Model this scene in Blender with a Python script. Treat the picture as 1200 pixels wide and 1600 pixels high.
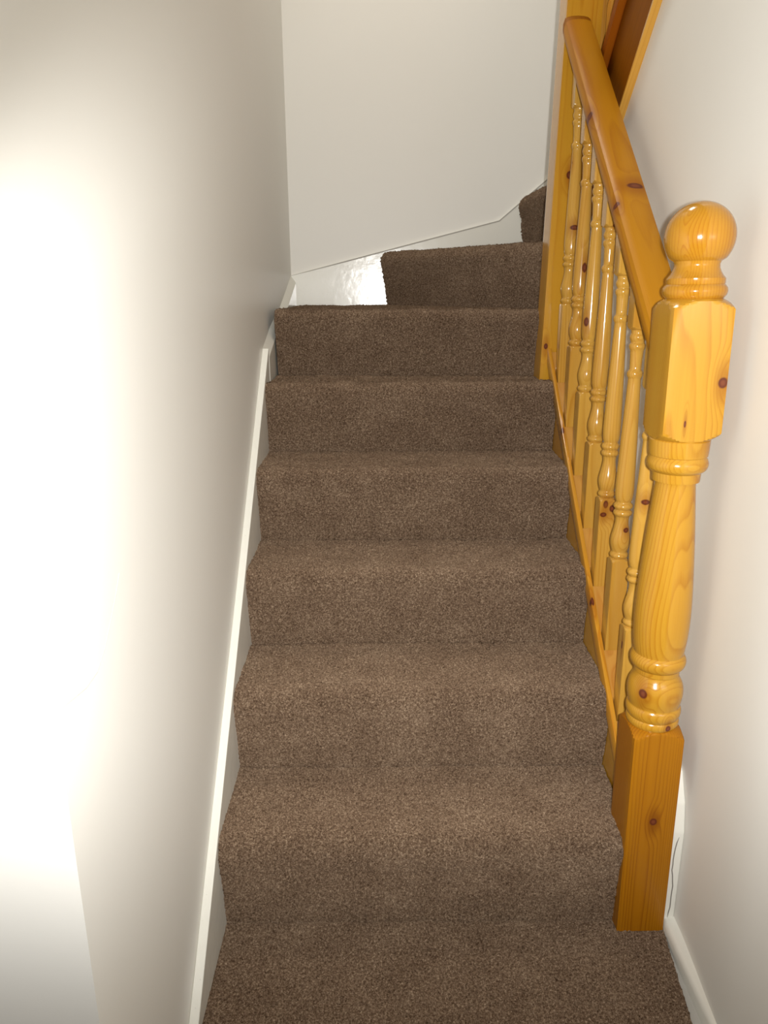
import bpy, bmesh, math, random
import numpy as np
from mathutils import Vector, Matrix

for o in list(bpy.data.objects):
    bpy.data.objects.remove(o)
S = bpy.context.scene
COL = S.collection
PI = math.pi

# ------------------------------------------------------------------ camera
RT = Vector((0.99997076, -0.0064902, -0.00404493))
UP = Vector((0.00570958, 0.28171453, 0.95948128))
FW = Vector((0.00508771, 0.95947632, -0.28174335))
CAM = Vector((0.32836, -1.28754, 1.27708))
cd = bpy.data.cameras.new('camera')
cd.sensor_fit = 'VERTICAL'
cd.sensor_height = 24.0
cd.lens = 24.0 * 1178.95 / 1600.0
cd.clip_start = 0.02
cam = bpy.data.objects.new('camera', cd)
COL.objects.link(cam)
cam.matrix_world = Matrix(((RT.x, UP.x, -FW.x, CAM.x), (RT.y, UP.y, -FW.y, CAM.y),
                           (RT.z, UP.z, -FW.z, CAM.z), (0, 0, 0, 1)))
S.camera = cam

# ------------------------------------------------------------------ world, lights, exposure
w = bpy.data.worlds.new('world')
S.world = w
w.use_nodes = True
w.node_tree.nodes['Background'].inputs[0].default_value = (1.0, 0.95, 0.87, 1)
w.node_tree.nodes['Background'].inputs[1].default_value = 0.30

fl = bpy.data.lights.new('camera_flash', 'SPOT')       # the camera's own flash
fl.energy = 115
fl.color = (1.0, 0.985, 0.96)
fl.spot_size = math.radians(125)
fl.spot_blend = 0.5
fl.shadow_soft_size = 0.012
flo = bpy.data.objects.new('camera_flash', fl)
COL.objects.link(flo)
flo.matrix_world = Matrix.Translation(CAM + RT * 0.045 + UP * 0.01 + FW * 0.02) @ \
    cam.matrix_world.to_3x3().to_4x4()

# flash beam dimmed low down; upper-left dimming added for the lens barrel's shadow
fl.use_nodes = True
_t = fl.node_tree
_em = _t.nodes['Emission']
_tc = _t.nodes.new('ShaderNodeTexCoord')
_sx = _t.nodes.new('ShaderNodeSeparateXYZ')
_t.links.new(_tc.outputs['Normal'], _sx.inputs[0])
def _m(op, a, b):
    n = _t.nodes.new('ShaderNodeMath'); n.operation = op
    for i, v in enumerate((a, b)):
        if isinstance(v, (int, float)): n.inputs[i].default_value = v
        else: _t.links.new(v, n.inputs[i])
    return n.outputs[0]
def _r(v, a, b, c, d):
    n = _t.nodes.new('ShaderNodeMapRange'); n.interpolation_type = 'SMOOTHSTEP'
    _t.links.new(v, n.inputs[0])
    for i, x in enumerate((a, b, c, d)): n.inputs[i + 1].default_value = x
    return n.outputs[0]
_z = _m('ABSOLUTE', _sx.outputs['Z'], 0)
_u = _m('DIVIDE', _sx.outputs['X'], _z)
_v = _m('DIVIDE', _sx.outputs['Y'], _z)
_low = _r(_v, -.80, -.27, .15, 1.0)
_ul = _r(_m('SUBTRACT', _m('MULTIPLY', _v, .75), _m('MULTIPLY', _u, .66)), .52, .88, 1.0, .07)
_t.links.new(_m('MULTIPLY', _low, _ul), _em.inputs['Strength'])

lp = bpy.data.lights.new('upper_fill', 'AREA')       # unseen light added to brighten the back wall and upper stairs
lp.energy = 12
lp.color = (1.0, 0.93, 0.82)
lp.size = 0.35
lpo = bpy.data.objects.new('upper_fill', lp)
COL.objects.link(lpo)
lpo.location = (0.45, 1.0, 3.4)

S.view_settings.view_transform = 'Standard'
S.view_settings.look = 'None'
S.view_settings.gamma = 1.0
S.view_settings.use_curve_mapping = False
S.view_settings.exposure = 0.0

# ------------------------------------------------------------------ node helpers
class NT:
    def __init__(self, name):
        self.m = bpy.data.materials.new(name)
        self.m.use_nodes = True
        self.t = self.m.node_tree
        self.bsdf = self.t.nodes['Principled BSDF']
    def n(self, kind, **kw):
        nd = self.t.nodes.new(kind)
        for k, v in kw.items():
            setattr(nd, k, v)
        return nd
    def l(self, a, b):
        self.t.links.new(a, b)
    def math(self, op, a, b=None, clamp=False):
        nd = self.n('ShaderNodeMath', operation=op, use_clamp=clamp)
        for i, v in enumerate((a, b)):
            if v is None: continue
            if isinstance(v, (int, float)): nd.inputs[i].default_value = v
            else: self.l(v, nd.inputs[i])
        return nd.outputs[0]
    def vmath(self, op, a, b):
        nd = self.n('ShaderNodeVectorMath', operation=op)
        for i, v in enumerate((a, b)):
            if isinstance(v, tuple): nd.inputs[i].default_value = v
            elif v is not None: self.l(v, nd.inputs[i])
        return nd
    def noise(self, vec, scale, detail=2, rough=0.5):
        nd = self.n('ShaderNodeTexNoise')
        nd.inputs['Scale'].default_value = scale
        nd.inputs['Detail'].default_value = detail
        nd.inputs['Roughness'].default_value = rough
        self.l(vec, nd.inputs['Vector'])
        return nd.outputs['Fac']
    def ramp(self, fac, stops):
        nd = self.n('ShaderNodeValToRGB')
        e = nd.color_ramp.elements
        while len(e) < len(stops): e.new(0.5)
        for x, (p, c) in zip(e, stops):
            x.position = p; x.color = (*c, 1)
        self.l(fac, nd.inputs[0])
        return nd.outputs[0]
    def mix(self, fac, a, b, mode='MIX'):
        nd = self.n('ShaderNodeMix', data_type='RGBA', blend_type=mode)
        for i, v in ((0, fac), (6, a), (7, b)):
            if isinstance(v, (int, float)): nd.inputs[i].default_value = v
            elif isinstance(v, tuple): nd.inputs[i].default_value = (*v, 1)
            else: self.l(v, nd.inputs[i])
        return nd.outputs[2]
    def maprange(self, v, a, b, c, d):
        nd = self.n('ShaderNodeMapRange', interpolation_type='SMOOTHSTEP')
        self.l(v, nd.inputs[0])
        for i, x in enumerate((a, b, c, d)): nd.inputs[i + 1].default_value = x
        return nd.outputs[0]
    def bump(self, h, strength, dist):
        nd = self.n('ShaderNodeBump')
        nd.inputs['Strength'].default_value = strength
        nd.inputs['Distance'].default_value = dist
        self.l(h, nd.inputs['Height'])
        self.l(nd.outputs[0], self.bsdf.inputs['Normal'])
    def set(self, **kw):
        for k, v in kw.items():
            s = self.bsdf.inputs[k.replace('_', ' ')]
            if isinstance(v, (int, float)): s.default_value = v
            elif isinstance(v, tuple): s.default_value = (*v, 1)
            else: self.l(v, s)

def obj_coord(N, off=(0, 0, 0)):
    tc = N.n('ShaderNodeTexCoord')
    return N.vmath('ADD', tc.outputs['Object'], off).outputs[0], tc.outputs['Object']

def pine(name, light, dark, seed, knots=(), rough=0.2, ringscale=150.0, tint=0.0, coat=0.35, pith=None, spec=.3):
    """varnished pine, grain along local Z; knots = [(x,y,z, rx,ry,rz), ...] in local metres"""
    N = NT(name)
    rnd = random.Random(seed)
    pith = pith or (rnd.uniform(-.09, .09), rnd.choice((-1, 1)) * rnd.uniform(.05, .1))
    v, raw = obj_coord(N, (pith[0], pith[1], rnd.uniform(0, 9)))
    st = N.vmath('MULTIPLY', v, (1.0, 1.0, 0.10)).outputs[0]
    warp = N.n('ShaderNodeTexNoise')
    warp.inputs['Scale'].default_value = 9
    warp.inputs['Detail'].default_value = 2
    N.l(st, warp.inputs['Vector'])
    wv = N.vmath('SUBTRACT', warp.outputs['Color'], (.5, .5, .5)).outputs[0]
    wv = N.vmath('MULTIPLY', wv, (.05, .05, 0)).outputs[0]
    p2 = N.vmath('ADD', st, wv).outputs[0]
    p2 = N.vmath('MULTIPLY', p2, (1, 1, 0)).outputs[0]
    # rings are pushed aside around every knot
    rad = N.vmath('LENGTH', p2, None).outputs['Value']
    kd = []
    for (kx, ky, kz, rx, ry, rz) in knots:
        d = N.vmath('SUBTRACT', raw, (kx, ky, kz)).outputs[0]
        d1 = N.vmath('LENGTH', N.vmath('MULTIPLY', d, (1 / rx, 1 / ry, 1 / rz)).outputs[0], None).outputs['Value']
        d2 = N.vmath('LENGTH', N.vmath('MULTIPLY', d, (.45 / rx, .45 / ry, .2 / rz)).outputs[0], None).outputs['Value']
        kd.append((d1, d2))
        rad = N.math('ADD', rad, N.maprange(d2, 0.0, 1.6, 0.012, 0.0))
    ring = N.math('FRACT', N.math('MULTIPLY', rad, ringscale))
    late = N.ramp(ring, [(0.0, (0, 0, 0)), (0.55, (.18, .18, .18)), (0.9, (1, 1, 1)), (1.0, (0, 0, 0))])
    fib = N.noise(N.vmath('MULTIPLY', v, (1, 1, .02)).outputs[0], 420, 2)
    broad = N.noise(st, 16, 2)
    fac = N.math('MULTIPLY', late, N.maprange(broad, .3, .7, .25, .85))
    fac = N.math('ADD', fac, N.math('MULTIPLY', N.math('SUBTRACT', fib, .5), .35), clamp=True)
    col = N.mix(fac, light, dark)
    col = N.mix(N.maprange(broad, .35, .75, 0, .35), col, tuple(a * b for a, b in zip(light, (.9, .74, .55))))
    for d1, d2 in kd:
        col = N.mix(N.maprange(d2, .25, 1.15, .55, 0), col, (dark[0] * .72, dark[1] * .55, dark[2] * .5))
        col = N.mix(N.maprange(d1, .75, 1.15, 1, 0), col, (.105, .022, .008))
        col = N.mix(N.maprange(d1, .2, .75, .6, 0), col, (.21, .060, .022))
    N.set(Base_Color=col, Roughness=rough, Coat_Weight=coat, Coat_Roughness=0.09)
    N.bsdf.inputs['Specular IOR Level'].default_value = spec
    N.bump(N.math('ADD', fib, N.math('MULTIPLY', late, .6)), .10, .0006)
    return N.m

def paint(name, c, rough, bump=.04, scale=60, spec=.35, dirt=0.0):
    N = NT(name)
    v, raw = obj_coord(N)
    n1 = N.noise(v, scale, 4)
    n2 = N.noise(v, 2.2, 3)
    col = N.mix(N.maprange(n2, .3, .7, 0, .10), c, (c[0] * .93, c[1] * .91, c[2] * .86))
    if dirt:
        sp = N.noise(v, 240, 2)
        col = N.mix(N.maprange(sp, .70, .76, 0, dirt), col, (.25, .23, .2))
    N.set(Base_Color=col, Roughness=rough)
    N.bsdf.inputs['Specular IOR Level'].default_value = spec
    N.bump(n1, bump, .004)
    return N.m

def carpet_mat():
    N = NT('brown_twist_pile')
    v, raw = obj_coord(N)
    n1 = N.noise(v, 400, 2, .6)
    n2 = N.noise(v, 210, 2, .6)
    n3 = N.noise(v, 9, 3, .55)
    n4 = N.noise(v, 900, 1)
    f = N.math('ADD', N.math('MULTIPLY', n1, .5), N.math('MULTIPLY', n2, .5))
    f = N.math('ADD', f, N.math('MULTIPLY', N.math('SUBTRACT', n3, .5), .13))
    col = N.ramp(f, [(.33, (.042, .024, .013)), (.45, (.113, .071, .045)), (.56, (.205, .140, .092)), (.70, (.41, .31, .215))])
    N.set(Base_Color=col, Roughness=.95, Diffuse_Roughness=1.0, Sheen_Weight=.14, Sheen_Roughness=.4, Sheen_Tint=(.75, .55, .38))
    N.bsdf.inputs['Specular IOR Level'].default_value = .04
    N.bump(N.math('ADD', n2, N.math('MULTIPLY', n4, .5)), .6, .004)
    return N.m

# ------------------------------------------------------------------ mesh helpers
def link(name, me, mat, parent=None, loc=(0, 0, 0), M=None, sharp=None):
    if sharp is not None:
        bm = bmesh.new(); bm.from_mesh(me)
        bmesh.ops.recalc_face_normals(bm, faces=bm.faces)
        for f in bm.faces: f.smooth = True
        for e in bm.edges:
            if len(e.link_faces) == 2 and e.calc_face_angle(0) > math.radians(sharp):
                e.smooth = False
        bm.to_mesh(me); bm.free()
    if not me.materials: me.materials.append(mat)
    o = bpy.data.objects.new(name, me)
    COL.objects.link(o)
    if parent: o.parent = parent
    if M is not None: o.matrix_basis = M
    else: o.location = loc
    return o

def thing(name, label, cat, loc=(0, 0, 0), group=None):
    o = bpy.data.objects.new(name, None)
    COL.objects.link(o); o.location = loc
    o.empty_display_size = .1
    o['label'] = label; o['category'] = cat
    if group: o['group'] = group
    return o

def struct(o, label=None):
    o['kind'] = 'structure'
    if label: o['label'] = label
    return o

def mesh(name, verts, faces):
    me = bpy.data.meshes.new(name)
    me.from_pydata([tuple(v) for v in verts], [], faces)
    me.update()
    return me

def prism_x(name, poly, x0, x1, bevel=0.0):
    """poly in (y,z), extruded along x"""
    n = len(poly)
    vs = [(x0, y, z) for y, z in poly] + [(x1, y, z) for y, z in poly]
    fs = [tuple(range(n)), tuple(range(2 * n - 1, n - 1, -1))]
    fs += [(i, i + n, (i + 1) % n + n, (i + 1) % n) for i in range(n)]
    me = mesh(name, vs, fs)
    fix(me, bevel)
    return me

def prism_y(name, poly, y0, y1, bevel=0.0):
    n = len(poly)
    vs = [(x, y0, z) for x, z in poly] + [(x, y1, z) for x, z in poly]
    fs = [tuple(range(n)), tuple(range(2 * n - 1, n - 1, -1))]
    fs += [(i, i + n, (i + 1) % n + n, (i + 1) % n) for i in range(n)]
    me = mesh(name, vs, fs)
    fix(me, bevel)
    return me

def fix(me, bevel):
    bm = bmesh.new(); bm.from_mesh(me)
    bmesh.ops.recalc_face_normals(bm, faces=bm.faces)
    if bevel:
        bmesh.ops.bevel(bm, geom=list(bm.edges), offset=bevel, segments=2, affect='EDGES', profile=.5, clamp_overlap=True)
    bm.to_mesh(me); bm.free()

def box(name, x0, x1, y0, y1, z0, z1, bevel=0.0):
    return prism_x(name, [(y0, z0), (y1, z0), (y1, z1), (y0, z1)], x0, x1, bevel)

def interp(prof, z):
    for (za, ra), (zb, rb) in zip(prof, prof[1:]):
        if za <= z <= zb:
            t = 0 if zb == za else (z - za) / (zb - za)
            return ra + (rb - ra) * t
    return prof[-1][1] if z > prof[-1][0] else prof[0][1]

def turned(name, secs, N=48, chamf=.0018):
    """secs: list of (z, R, half): radius of the turning, half-width of the square blank (None = round)"""
    vs, fs = [], []
    for z, R, half in secs:
        for k in range(N):
            th = 2 * PI * k / N + PI / N * 0
            r = R
            if half is not None:
                c = max(abs(math.cos(th)), abs(math.sin(th)))
                r = min(half / c, R, (half * 2 - chamf) / (abs(math.cos(th)) + abs(math.sin(th))))
            vs.append((r * math.cos(th), r * math.sin(th), z))
    for i in range(len(secs) - 1):
        for k in range(N):
            a = i * N + k; b = i * N + (k + 1) % N
            fs.append((a, b, b + N, a + N))
    fs.append(tuple(range(N - 1, -1, -1)))
    fs.append(tuple(range((len(secs) - 1) * N, len(secs) * N)))
    return mesh(name, vs, fs)

def smoothprof(pts, sub=3):
    """Catmull-Rom between near points, keeps short steps crisp"""
    out = []
    n = len(pts)
    for i in range(n - 1):
        p0 = pts[max(0, i - 1)]; p1 = pts[i]; p2 = pts[i + 1]; p3 = pts[min(n - 1, i + 2)]
        if abs(p2[0] - p1[0]) < .0025:
            out.append(p1); continue
        for k in range(sub):
            t = k / sub
            z = p1[0] + (p2[0] - p1[0]) * t
            # monotone-ish: limit tangents
            m1 = (p2[1] - p0[1]) / max(p2[0] - p0[0], 1e-5) * (p2[0] - p1[0])
            m2 = (p3[1] - p1[1]) / max(p3[0] - p1[0], 1e-5) * (p2[0] - p1[0])
            lim = 1.5 * abs(p2[1] - p1[1]) + .0006
            m1 = max(-lim, min(lim, m1)); m2 = max(-lim, min(lim, m2))
            h = 2 * t**3 - 3 * t**2 + 1
            r = h * p1[1] + (t**3 - 2 * t**2 + t) * m1 + (1 - h) * p2[1] + (t**3 - t**2) * m2
            out.append((z, r))
    out.append(pts[-1])
    return out

# pitch of the stair
G, R_ = 0.2303, 0.2
ANG = math.atan2(R_, G)
CA, SA = math.cos(ANG), math.sin(ANG)
PT = R_ / G

def raked(name, prof, X, h0, y0, y1, mat, parent, bevel=0.0, sharp=30, flip=1, capflat=True):
    """profile (u across, n normal) swept along the pitch line z = h0 + PT*y, plumb-cut at y0 and y1.
    local Z runs along the pitch.  flip=-1: rises towards -Y."""
    D = Vector((0, flip * CA, SA)); Nn = Vector((0, -flip * SA, CA)); Xx = Nn.cross(D)
    O = Vector((X, 0, h0))
    vs = []
    for ye in (y0, y1):
        for u, n in prof:
            s = (ye + n * flip * SA) / (flip * CA)
            vs.append((u * Xx.x, n, s))
    k = len(prof)
    fs = [(i, (i + 1) % k, (i + 1) % k + k, i + k) for i in range(k)]
    fs += [tuple(range(k - 1, -1, -1)), tuple(range(k, 2 * k))]
    me = mesh(name, vs, fs)
    fix(me, bevel)
    M = Matrix(((Xx.x, Nn.x, D.x, O.x), (Xx.y, Nn.y, D.y, O.y), (Xx.z, Nn.z, D.z, O.z), (0, 0, 0, 1)))
    o = link(name, me, mat, parent, M=M, sharp=sharp)
    return o

# ------------------------------------------------------------------ materials
M_wall = paint('off_white_silk_paint', (.80, .785, .735), .42, .05, 45, .3)
M_ceil = paint('white_ceiling_paint', (.82, .80, .77), .8)
M_gloss = paint('white_gloss_paint', (.80, .79, .72), .20, .16, 30, .5, dirt=.25)
M_board = paint('grey_painted_board', (.55, .54, .5), .5)
M_carpet = carpet_mat()
M_edge_line = paint('grey_edge_line', (.42, .40, .36), .8)
M_hair = paint('hairline_crack', (.52, .51, .47), .8)
M_crack = paint('grey_crack', (.22, .2, .18), .9)
PL, PD = (.52, .26, .022), (.37, .14, .008)       # light wood, late-wood
BL, BD = (.56, .310, .052), (.42, .185, .018)        # paler balusters
KL, KD = (.46, .185, .018), (.27, .078, .006)      # darker stained pieces

# ------------------------------------------------------------------ setting
WX = -0.018        # left wall face
BY = 1.84          # back wall face
RX = 0.936         # right wall face
AY = -0.577        # where the left wall ends in an outside corner
TOP = 3.6
struct(link('wall_left', box('wall_left', -1.7, WX, AY, BY + .1, -.02, TOP), M_wall))
struct(link('wall_back', box('wall_back', -1.7, 2.0, BY, BY + .12, -.02, TOP), M_wall))
# right wall: sloped top under the string of the upper flight
def z_up(y): return 1.872 - PT * (y - .562)
yl = .562 + (1.872 - TOP) / PT
def bow(y):        # the plaster bows gently towards the hall end
    t = min(1, max(0, (-.02 - y) / .30))
    return -.015 * t * t * (3 - 2 * t)
wr = prism_x('wall_right', [(-2.9, -.02), (BY, -.02), (BY, z_up(1.1) + .02), (1.1, z_up(1.1) + .02),
            (.2, z_up(.2) + .02), (yl, z_up(yl) + .02), (-2.9, TOP)], RX, RX + .09)
bm = bmesh.new(); bm.from_mesh(wr)
for k in range(11):
    bmesh.ops.bisect_plane(bm, geom=bm.verts[:] + bm.edges[:] + bm.faces[:], plane_co=(0, -.02 - .030 * k, 0), plane_no=(0, 1, 0))
for v in bm.verts:
    if v.co.x < RX + .01: v.co.x += bow(v.co.y)
bm.to_mesh(wr); bm.free()
struct(link('wall_right', wr, M_wall, sharp=30))
struct(link('wall_far', box('wall_far', 2.0, 2.1, -2.9, BY + .12, -.02, TOP), M_wall))
struct(link('ceiling', box('ceiling', -1.75, 2.1, -.9, BY + .12, TOP, TOP + .1), M_ceil))
struct(link('floor', box('floor', -1.75, 2.1, -2.9, BY, -.12, -.012), M_board))
# low white bead along the right wall
q = [(RX, -.012), (.9115, -.012), (.9115, .010), (.914, .017), (.918, .0205), (RX, .022)]
struct(link('baseboard_right', prism_y('baseboard_right', q, -2.9, .03), M_gloss, sharp=40))
# white filler board between newel and wall
tr = struct(link('trim_1', prism_x('trim_1', [(-.020, -.012), (.068, -.012), (.068, .38), (.02, .345), (-.008, .29), (-.020, .23)], .9125, RX, .003), M_gloss))
rng = random.Random(4)
pts = []
for k in range(16):
    t = k / 15
    pts.append((.9228 + .003 * math.sin(7 * t) + rng.uniform(-.0015, .0015), -.0203, .02 + .20 * t))
def ribbon(name, pts, wd, mat, parent, nrm):
    vs, fs = [], []
    for i, p in enumerate(pts):
        a = Vector(pts[max(0, i - 1)]); b = Vector(pts[min(len(pts) - 1, i + 1)])
        side = (b - a).cross(Vector(nrm)).normalized() * wd * (.5 if 0 < i < len(pts) - 1 else .1)
        vs += [Vector(p) + side, Vector(p) - side]
    vs += [v - Vector(nrm) * .002 for v in vs]
    m = len(pts) * 2
    for i in range(len(pts) - 1):
        a = 2 * i
        fs += [(a, a + 1, a + 3, a + 2), (m + a + 2, m + a + 3, m + a + 1, m + a), (a, a + 2, m + a + 2, m + a), (a + 1, m + a + 1, m + a + 3, a + 3)]
    return link(name, mesh(name, vs, fs), mat, parent, sharp=40)
ribbon('crack', pts, .0022, M_crack, tr, (0, -1, 0))

# ------------------------------------------------------------------ carpet sheets
nprng = np.random.default_rng(7)
def sheet(name, P, parent, loft=.0019, mat=None):
    """P: (rows, cols, 3) dense grid -> carpet mesh with pile relief"""
    P = np.asarray(P, dtype=np.float64)
    r, c, _ = P.shape
    du = np.gradient(P, axis=1); dv = np.gradient(P, axis=0)
    nn = np.cross(du, dv); nn /= np.linalg.norm(nn, axis=2, keepdims=True) + 1e-9
    if nn[..., 2].mean() < 0: nn = -nn
    d = nprng.normal(0, loft, (r, c))
    lo = nprng.normal(0, 1, (r // 12 + 3, c // 12 + 3))
    yy, xx = np.meshgrid(np.linspace(0, lo.shape[0] - 1.001, r), np.linspace(0, lo.shape[1] - 1.001, c), indexing='ij')
    i0, j0 = yy.astype(int), xx.astype(int); fy, fx = yy - i0, xx - j0
    fy = fy * fy * (3 - 2 * fy); fx = fx * fx * (3 - 2 * fx)
    low = (lo[i0, j0] * (1 - fy) * (1 - fx) + lo[i0 + 1, j0] * fy * (1 - fx) + lo[i0, j0 + 1] * (1 - fy) * fx + lo[i0 + 1, j0 + 1] * fy * fx)
    P = P + nn * (d + low * .0011)[..., None]
    V = P.reshape(-1, 3)
    idx = np.arange(r * c).reshape(r, c)
    F = np.stack([idx[:-1, :-1], idx[:-1, 1:], idx[1:, 1:], idx[1:, :-1]], -1).reshape(-1, 4)
    me = bpy.data.meshes.new(name)
    me.vertices.add(len(V)); me.vertices.foreach_set('co', V.astype(np.float32).ravel())
    me.loops.add(F.size); me.loops.foreach_set('vertex_index', F.astype(np.int32).ravel())
    me.polygons.add(len(F))
    me.polygons.foreach_set('loop_start', (np.arange(len(F)) * 4).astype(np.int32))
    me.polygons.foreach_set('use_smooth', np.ones(len(F), dtype=bool))
    me.update(calc_edges=True)
    return link(name, me, mat or M_carpet, parent)

def resample(poly, step):
    poly = np.asarray(poly, float)
    seg = np.linalg.norm(np.diff(poly, axis=0), axis=1); L = np.concatenate([[0], np.cumsum(seg)])
    n = max(2, int(L[-1] / step))
    t = np.linspace(0, L[-1], n)
    return np.stack([np.interp(t, L, poly[:, k]) for k in range(poly.shape[1])], 1)

W = 0.842
STEP = .0042
def zt(i): return 0.0 if i == 0 else .02 + R_ * i

# plan lines of the risers: (left end, right end)
LN = {1: ((0, 0), (.835, 0))}
for i in range(2, 6): LN[i] = ((0, G * (i - 1)), (W, G * (i - 1)))
LN[6] = ((.006, G * 5), (.835, G * 5 - .055))
LN[7] = ((.361, 1.826), (.885, 1.13))
LN[8] = ((.898, 1.826), (.93, 1.10))
LN[9] = ((1.36, 1.826), (.95, 1.10))

def carpeted_step(i, parent, farpoly=None):
    z0, z1 = zt(i - 1), zt(i)
    a, b = np.array(LN[i][0], float), np.array(LN[i][1], float)
    n = np.array([(b - a)[1], -(b - a)[0]]); n /= np.linalg.norm(n)        # outwards, down the stair
    prof = [(.000, z0 - .012), (.002, z0), (.008, z0 + .045), (.020, z1 - .082), (.0285, z1 - .052)]
    cx, cz, r = -.005, z1 - .036, .036
    for k in range(0, 9):
        t = k / 8 * PI / 2
        prof.append((cx + r * math.cos(t), cz + r * math.sin(t)))
    prof = resample(prof, STEP)
    U = np.linspace(0, 1, int(np.linalg.norm(b - a) / STEP))
    near = a[None] + (b - a)[None] * U[:, None]
    rows = []
    for d, z in prof:
        rows.append(np.concatenate([near + n * d, np.full((len(U), 1), z)], 1))
    start = near + n * prof[-1][0]
    if farpoly is None:
        a2, b2 = np.array(LN[i + 1][0], float), np.array(LN[i + 1][1], float)
        far = a2[None] + (b2 - a2)[None] * U[:, None]
    else:
        fp = np.array(farpoly, float)
        far = np.stack([np.interp(U, fp[:, 0], fp[:, k]) for k in (1, 2)], 1)
    m = max(3, int(np.linalg.norm(far - start, axis=1).max() / STEP))
    for k in range(1, m + 1):
        t = k / m
        zz = z1 - .003 * math.sin(PI * t) - .007 * max(0, 1 - (1 - t) * m * STEP / .010) ** 1.5
        rows.append(np.concatenate([start * (1 - t) + far * t, np.full((len(U), 1), zz)], 1))
    return sheet('carpeted_step', np.array(rows), parent)

stair = thing('staircase', 'winding staircase fitted with brown carpet between white wall and pine banister', 'staircase')
for i in range(1, 9):
    fp = None
    if i == 6: fp = [(0, .004, 1.826), (.42, .361, 1.826), (1, .885, 1.13)]
    carpeted_step(i, stair, fp)

# hall carpet
xs = np.concatenate([[-1.65, -.8], np.linspace(-.02, 1, 235)])
ys = np.concatenate([np.linspace(-2.6, -.6, 6), [-.59, -.58], np.linspace(-.5, .004, 121)])
rows = []
for y in ys:
    xe = .912 if y > -.03 else .912 - .11 * min(.3, -.03 - y)
    rows.append([((max(x, -.014 if y > -.579 else -9) if x < 0 else x * xe), y, -.004 * max(0, (y + .012) / .012) ** 1.3) for x in xs])
hc = sheet('hall_carpet', np.array(rows), None)
# keep the sheet on its own side of the left wall
hc['label'] = 'brown twist-pile carpet on the hall floor at the foot of the stairs'
hc['category'] = 'carpet'

# ------------------------------------------------------------------ strings
H_L = .245
yb = -(H_L) / PT
ws = link('wall_string', prism_x('wall_string', [(yb, 0), (-.02, -.004), (.22, -.004), (1.0, PT * 1.0 - .19), (1.0, H_L + PT * 1.0)], WX, .0, .0015), M_gloss, stair)
ws['label'] = 'white-painted straight string along the left wall'
yk = 1.0; zk = H_L + PT * yk
o2 = [(1.0, .75), (BY, .9), (BY, 1.338), (1.45, 1.225), (1.18, zk + .055), (1.0, zk)]
n2_ = len(o2)
v2 = [(WX, y, z) for y, z in o2] + [(.001, y, z - (.026 if j > 1 else 0)) for j, (y, z) in enumerate(o2)]
m2 = mesh('wall_string', v2, [tuple(range(n2_)), tuple(range(2 * n2_ - 1, n2_ - 1, -1))] + [(i, i + n2_, (i + 1) % n2_ + n2_, (i + 1) % n2_) for i in range(n2_)])
fix(m2, .001)
ws2 = link('wall_string', m2, M_gloss, stair)
ws2['label'] = 'white-painted string piece beside the lowest winder'
ws3 = link('wall_string', prism_y('wall_string', [(WX, .95), (1.6, 1.2), (1.6, 2.22), (.962, 1.672), (.796, 1.534), (WX, 1.336)], BY - .014, BY, .0015), M_gloss, stair)
ribbon('edge_line', [(WX + .002, BY - .0145, 1.334), (.2, BY - .0145, 1.3865), (.5, BY - .0145, 1.4605), (.796, BY - .0145, 1.533), (.962, BY - .0145, 1.671), (1.5, BY - .0145, 2.1)], .0045, M_edge_line, ws3, (0, -1, 0))  # thin grey line along the top edge of the string
ws3['label'] = 'white-painted string on the back wall, kinked where it steepens'

pm_string = pine('pine_outer_string', (.54, .27, .026), PD, 21)
hs0, hs1 = -.06, .192
os_ = raked('outer_string', [(-.02, hs0 * CA), (.02, hs0 * CA), (.02, hs1 * CA), (-.02, hs1 * CA)], .863, 0, .05, 1.02, pm_string, stair)
os_['label'] = 'varnished pine outer string under the balusters'
struct(link('trim_2', prism_x('trim_2', [(.068, 0), (.068, .068 * PT + .19), (1.1, 1.1 * PT + .19), (1.1, 0)], .884, RX), M_wall))

# ------------------------------------------------------------------ banister
ban = thing('banister', 'varnished pine banister with turned balusters and ball-topped newel post', 'banister')

NX, NY = .862, .0145
LEAN = Matrix.Rotation(-.0075, 4, 'Y')
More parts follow.
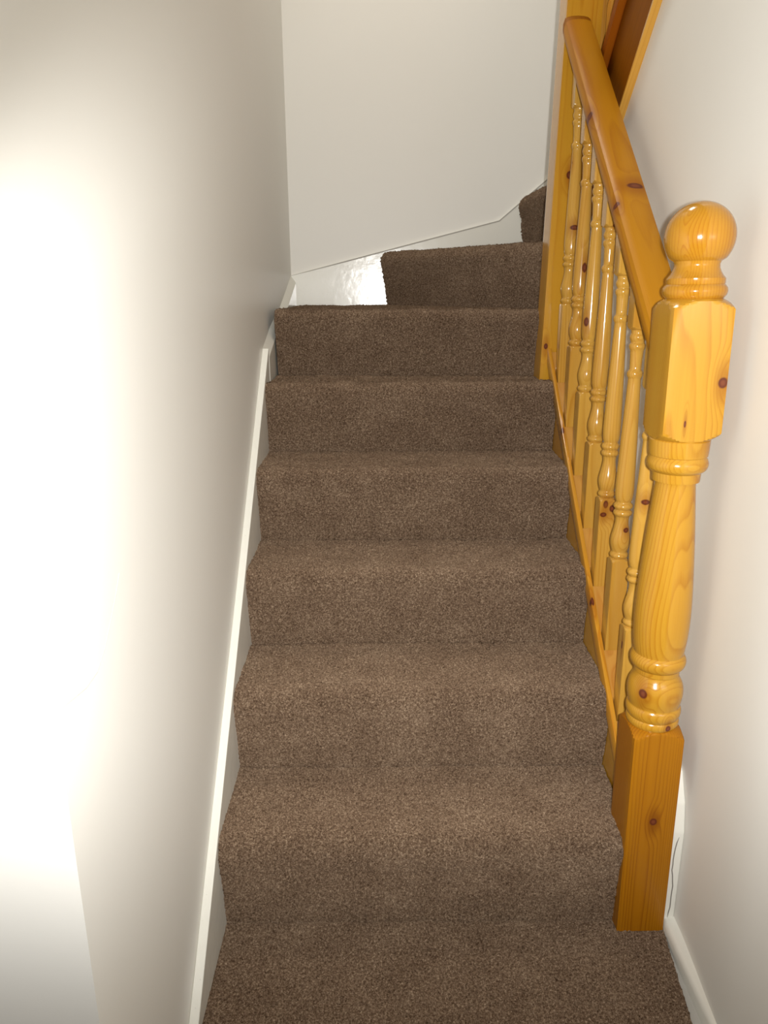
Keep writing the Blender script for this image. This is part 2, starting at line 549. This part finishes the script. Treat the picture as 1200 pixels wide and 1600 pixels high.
# ---- lower newel
def shoulder(z_edge, r0, half, up, rise=.017, n=6):
    """rounded turned shoulder from the round (r0) out to the square corners"""
    rc = half * 1.42
    out = []
    for k in range(n + 1):
        t = k / n
        R = r0 + (rc - r0) * t
        dz = rise * (t * .75 + .25 * t * t)
        out.append((z_edge - dz if up else z_edge + dz, R))
    return out
hb = .0485
secs = [(0.0, 9, hb)] + [(z, 9, hb) for z in (.15, .3, .44)]
sh = shoulder(.4675, .0440, hb, True)
secs += [(z, R, hb) for z, R in reversed(sh)]
kb = [(.004, -hb, .268, .0075, .02, .0085), (.034, -hb, .46, .001, .001, .001)]
base_mesh = turned('newel_base', secs, 64)
pm_base = pine('pine_newel_base', (.37, .145, .005), (.18, .045, .002), 3, kb, pith=(.012, .062), ringscale=170, rough=.34, coat=.08, spec=.15)
shaft = [(.462, .044), (.4665, .0462), (.4690, .0482), (.475, .0496), (.481, .0486), (.4835, .0472), (.4850, .0480), (.490, .0502), (.497, .0514), (.504, .0504),
         (.5085, .0478), (.512, .0482), (.522, .0504), (.534, .0518), (.546, .0512), (.557, .0484), (.567, .0432), (.5735, .0405),
         (.5750, .0402), (.5765, .0414), (.5850, .0416), (.5865, .0425), (.590, .0470), (.595, .0498), (.602, .0512), (.609, .0500), (.6145, .0466),
         (.6165, .0452), (.625, .0466), (.645, .0488), (.670, .0502), (.695, .0506), (.730, .0498), (.780, .0471), (.831, .0438), (.880, .0400),
         (.920, .0366), (.9490, .0342), (.9505, .0345), (.9520, .0402), (.9680, .0414), (.9695, .0440), (.974, .0490), (.980, .0512), (.985, .0516), (.991, .0500),
         (.9955, .0476), (.9970, .0470), (.9985, .0495), (1.012, .0506), (1.0260, .0510)]
hu = .0505
secs = [(z, r, None) for z, r in smoothprof(shaft)]
sh = shoulder(1.0275, .0495, hu, False, .016)
secs += [(z, R, hu) for z, R in sh] + [(1.10, 9, hu), (1.18, 9, hu)]
sh = shoulder(1.2635, .0430, hu, True, .018)
secs += [(z, R, hu) for z, R in reversed(sh)]
kn = [(.042, -hu, 1.128, .0085, .02, .0095), (-.036, -.037, .545, .007, .014, .0095), (.014, -.046, .476, .0055, .02, .006), (-.014, -hu, 1.06, .002, .002, .006)]
pm_newel = pine('pine_newel', (.50, .262, .024), (.35, .135, .007), 8, kn, pith=(.03, -.075), ringscale=210)
newel = link('newel_post', turned('newel_post', secs, 64), pm_newel, ban, M=Matrix.Translation((NX, NY, 0)) @ LEAN, sharp=28)
newel['label'] = 'turned pine newel post with square block and ball top at the foot of the stairs'
nb = link('newel_base', base_mesh, pm_base, newel, sharp=28)
nb['label'] = 'darker orange-brown square base block'
cap = [(1.258, .040), (1.2620, .0445), (1.2640, .0472), (1.2685, .0504), (1.274, .0517), (1.2795, .0506), (1.2835, .0474), (1.2850, .0457), (1.2865, .0464),
       (1.2940, .0464), (1.2955, .0452), (1.299, .0420), (1.305, .0383), (1.311, .0358), (1.3165, .0354), (1.321, .0372)]
cz, cr = 1.3585, .0552
a0 = math.asin((1.3250 - cz) / cr)
for k in range(22):
    a = a0 + (PI / 2 - a0) * k / 21
    cap.append((cz + cr * math.sin(a), max(.0004, cr * math.cos(a))))
pm_cap = pine('pine_ball', (.45, .215, .017), (.33, .115, .006), 15, (), ringscale=190, rough=.16, pith=(.03, .03))
bc = link('ball_cap', turned('ball_cap', [(z, r, None) for z, r in cap], 64), pm_cap, newel, sharp=28)
bc['label'] = 'turned pine ball finial on a ringed neck'

# ---- upper newel
N2 = (.8615, 1.05)
k2 = [(-.006, -.05, .585, .009, .02, .011), (-.036, -.05, .115, .006, .02, .009), (.004, -.05, .50, .003, .01, .03)]
pm_n2 = pine('pine_upper_newel', (.56, .285, .024), (.42, .16, .010), 31, k2, pith=(-.01, -.09))
n2 = link('newel_post', turned('newel_post', [(0, 9, .0485), (.6, 9, .0485), (1.9, 9, .0485)], 48), pm_n2, ban,
          M=Matrix.Translation((.8575, N2[1], 1.0)) @ Matrix.Rotation(.021, 4, 'Y'), sharp=28)
n2['label'] = 'square pine newel post at the turn of the stairs'

# ---- hand rail
hp = [(-.024, -.031), (.024, -.031), (.030, -.019), (.037, -.015), (.039, -.010), (.039, .003), (.0365, .0085)]
for k in range(1, 8):
    a = k / 8 * PI
    hp.append((.0365 * math.copysign(abs(math.cos(a)) ** .85, math.cos(a)), .0085 + .0115 * math.sin(a) ** .7))
hp += [(-.0365, .0085), (-.039, .003), (-.039, -.010), (-.037, -.015), (-.030, -.019)]
hk = [(.022, .017, .59, .012, .02, .017), (.012, .01, .98, .014, .02, .006), (-.03, 0.0, .565, .006, .02, .006), (.036, .0, .91, .02, .008, .011)]
hk = [(-.013, .02, .60, .019, .02, .010), (.034, .006, .545, .006, .02, .008), (.036, .002, .885, .006, .02, .012)]
pm_rail = pine('pine_handrail', (.43, .185, .006), (.31, .105, .003), 12, hk, pith=(.0, .09), ringscale=110, rough=.42, coat=.03, spec=.12)
hr = raked('handrail', hp, .861, 1.08, .062, .985, pm_rail, ban, sharp=32)
hr['label'] = 'broad pine handrail with rounded top'
pm_rail_end = pine('pine_handrail_end', (.28, .10, .004), (.2, .06, .003), 13, (), rough=.45, coat=.0, spec=.1)
he = raked('rail_end', [(u * .97, n * .97 - .0005) for u, n in hp], .861, 1.08, .985, 1.004, pm_rail_end, hr, sharp=32)
he.parent = hr; he.matrix_basis = Matrix.Identity(4)

# ---- base rail with a groove, spacers between the balusters
bp = [(-.033, -.030), (.033, -.030), (.033, .006), (.0225, .006), (.0225, -.009), (-.0225, -.009), (-.0225, .006), (-.033, .006)]
pm_br = pine('pine_base_rail', (.56, .275, .026), (.42, .15, .010), 5, [(.03, 0, .50, .004, .02, .012), (.03, 0, 1.02, .004, .02, .012)])
H_B = .232
br = raked('base_rail', bp, .863, H_B, .055, 1.005, pm_br, ban, bevel=.0012)
br['label'] = 'grooved pine base rail holding the balusters'
HB = .0195
fronts = [.163 + .1243 * k for k in range(7)]
pm_sp = pine('pine_spacer', (.56, .28, .055), (.44, .165, .022), 44, [(0, 0, .62, .008, .01, .012), (0, 0, .30, .008, .01, .010)])
edges = [.063] + [y for f in fronts for y in (f, f + 2 * HB)] + [1.0]
for k in range(0, len(edges), 2):
    sp = raked('spacer', [(-.022, -.0095), (.022, -.0095), (.022, -.001), (-.022, -.001)], .863, H_B, edges[k] + .0005, edges[k + 1] - .0005, pm_sp, None)
    M = sp.matrix_basis.copy()
    sp.parent = br; sp.matrix_basis = Matrix.Identity(4)

# ---- balusters
bal = [(.198, .0150), (.1995, .0160), (.2030, .0192), (.2070, .0206), (.2110, .0192), (.2140, .0170), (.2155, .0168), (.222, .0188), (.231, .0210), (.240, .0217), (.250, .0208), (.264, .0178),
       (.278, .0153), (.289, .0145), (.2965, .0156), (.2980, .0165), (.3010, .0192), (.3050, .0203), (.3090, .0190), (.3115, .0166), (.3130, .0168), (.3160, .0192), (.3205, .0208), (.3250, .0192),
       (.3285, .0164), (.3300, .0162), (.336, .0182), (.347, .0196), (.362, .0200), (.390, .0195), (.430, .0184), (.473, .0173), (.520, .0157), (.565, .0142), (.5970, .0131),
       (.5985, .0134), (.6020, .0152), (.6070, .0162), (.6120, .0150), (.6150, .0128), (.6165, .0121), (.635, .0126), (.6545, .0136), (.6560, .0142), (.6600, .0160), (.6640, .0167), (.6680, .0158),
       (.6710, .0136), (.6725, .0136), (.6770, .0158), (.6820, .0167), (.6865, .0158), (.6890, .0146), (.6905, .0142), (.6960, .0150)]
def baluster_secs(top):
    s = [(-.026, 9, HB), (.09, 9, HB), (.18, 9, HB)]
    s += [(z, R, HB) for z, R in reversed(shoulder(.2005, .0150, HB, True, .0085, 5))]
    s += [(z, r, None) for z, r in smoothprof(bal)]
    s += [(z, R, HB) for z, R in shoulder(.6965, .0152, HB, False, .0085, 5)]
    s += [(.76, 9, HB), (top, 9, HB)]
    return s
bal_mesh = turned('baluster', baluster_secs(.822), 40, .0012)
f_ = -HB
knots_b = [  # bottom baluster first
    [(-.0195, -.004, .155, .02, .0035, .010), (-.003, f_, .475, .009, .02, .006)],
    [(.006, f_, .268, .007, .02, .006)],
    [(-.006, f_, .185, .006, .012, .010), (.010, f_, .175, .007, .012, .009), (-.010, f_, .160, .008, .01, .006)],
    [(0, f_, .70, .003, .01, .003)],
    [(-.014, f_ * .8, .375, .006, .012, .012), (.014, f_, .690, .006, .01, .008)],
    [(.004, f_, .40, .007, .012, .013), (-.002, f_, .76, .008, .012, .012)],
    [(.002, f_, .40, .014, .012, .007), (-.015, -.014, .565, .004, .01, .008)]]
for k, yf in enumerate(fronts):
    yc = yf + HB
    zb = H_B + PT * yc + .002
    m = pine('pine_baluster', tuple(c * (1 + .05 * math.sin(3 * k + 1)) for c in BL), BD, 60 + k, knots_b[k], rough=.17)
    me = bal_mesh if k == 0 else bal_mesh.copy()
    if k: me.materials.clear()
    o = link('baluster', me, m, ban, loc=(.8635, yc, zb), sharp=30 if k == 0 else None)

# ------------------------------------------------------------------ upper flight above the right wall
upf = thing('upper_staircase', 'dark pine string of the upper flight above the right wall', 'staircase', (0, 0, 0))
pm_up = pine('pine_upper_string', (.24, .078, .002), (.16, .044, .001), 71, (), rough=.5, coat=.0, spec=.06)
y0u = 1.02
h_low = 1.872 + PT * .562
def nrm(h): return h * CA
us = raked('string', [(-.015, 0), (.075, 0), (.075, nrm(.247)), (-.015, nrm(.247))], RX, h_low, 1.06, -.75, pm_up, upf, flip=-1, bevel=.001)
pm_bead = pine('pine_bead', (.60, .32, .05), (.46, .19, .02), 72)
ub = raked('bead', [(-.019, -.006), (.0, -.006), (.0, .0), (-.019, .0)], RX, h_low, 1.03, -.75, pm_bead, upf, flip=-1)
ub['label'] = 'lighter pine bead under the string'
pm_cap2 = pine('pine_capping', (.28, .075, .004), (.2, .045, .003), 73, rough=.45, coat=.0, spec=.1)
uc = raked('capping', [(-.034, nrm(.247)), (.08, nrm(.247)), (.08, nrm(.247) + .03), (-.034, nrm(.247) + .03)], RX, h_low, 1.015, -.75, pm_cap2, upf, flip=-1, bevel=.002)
pm_ub = pine('pine_upper_baluster', (.56, .28, .05), (.42, .17, .02), 74)
link('post', turned('post', [(0, 9, .021), (.3, 9, .021), (.95, 9, .021)], 24), pm_ub, upf, loc=(.9445, 1.045, 1.70), sharp=30)
for yb_ in (.955, .83, .706, .58, .455):
    zb = h_low - PT * yb_ + .247 + .02
    b = link('baluster', turned('baluster', baluster_secs(.85), 24, .0012), pm_ub, upf, loc=(RX + .012, yb_, zb), sharp=30)

# ------------------------------------------------------------------ crack in the left wall plaster
def hit_left(x, y):
    d = FW * 1178.95 + RT * (x - 600) + UP * (800 - y)
    t = (WX - CAM.x) / d.x
    return CAM + d * t

px = [(87, 1114), (110, 1096), (135, 1075), (152, 1050), (163, 1015), (172, 975), (181, 930), (186, 895)]
ribbon('crack', [tuple(hit_left(*p) + Vector((.0003, 0, 0))) for p in px], .0011, M_hair, bpy.data.objects['wall_left'], (1, 0, 0))
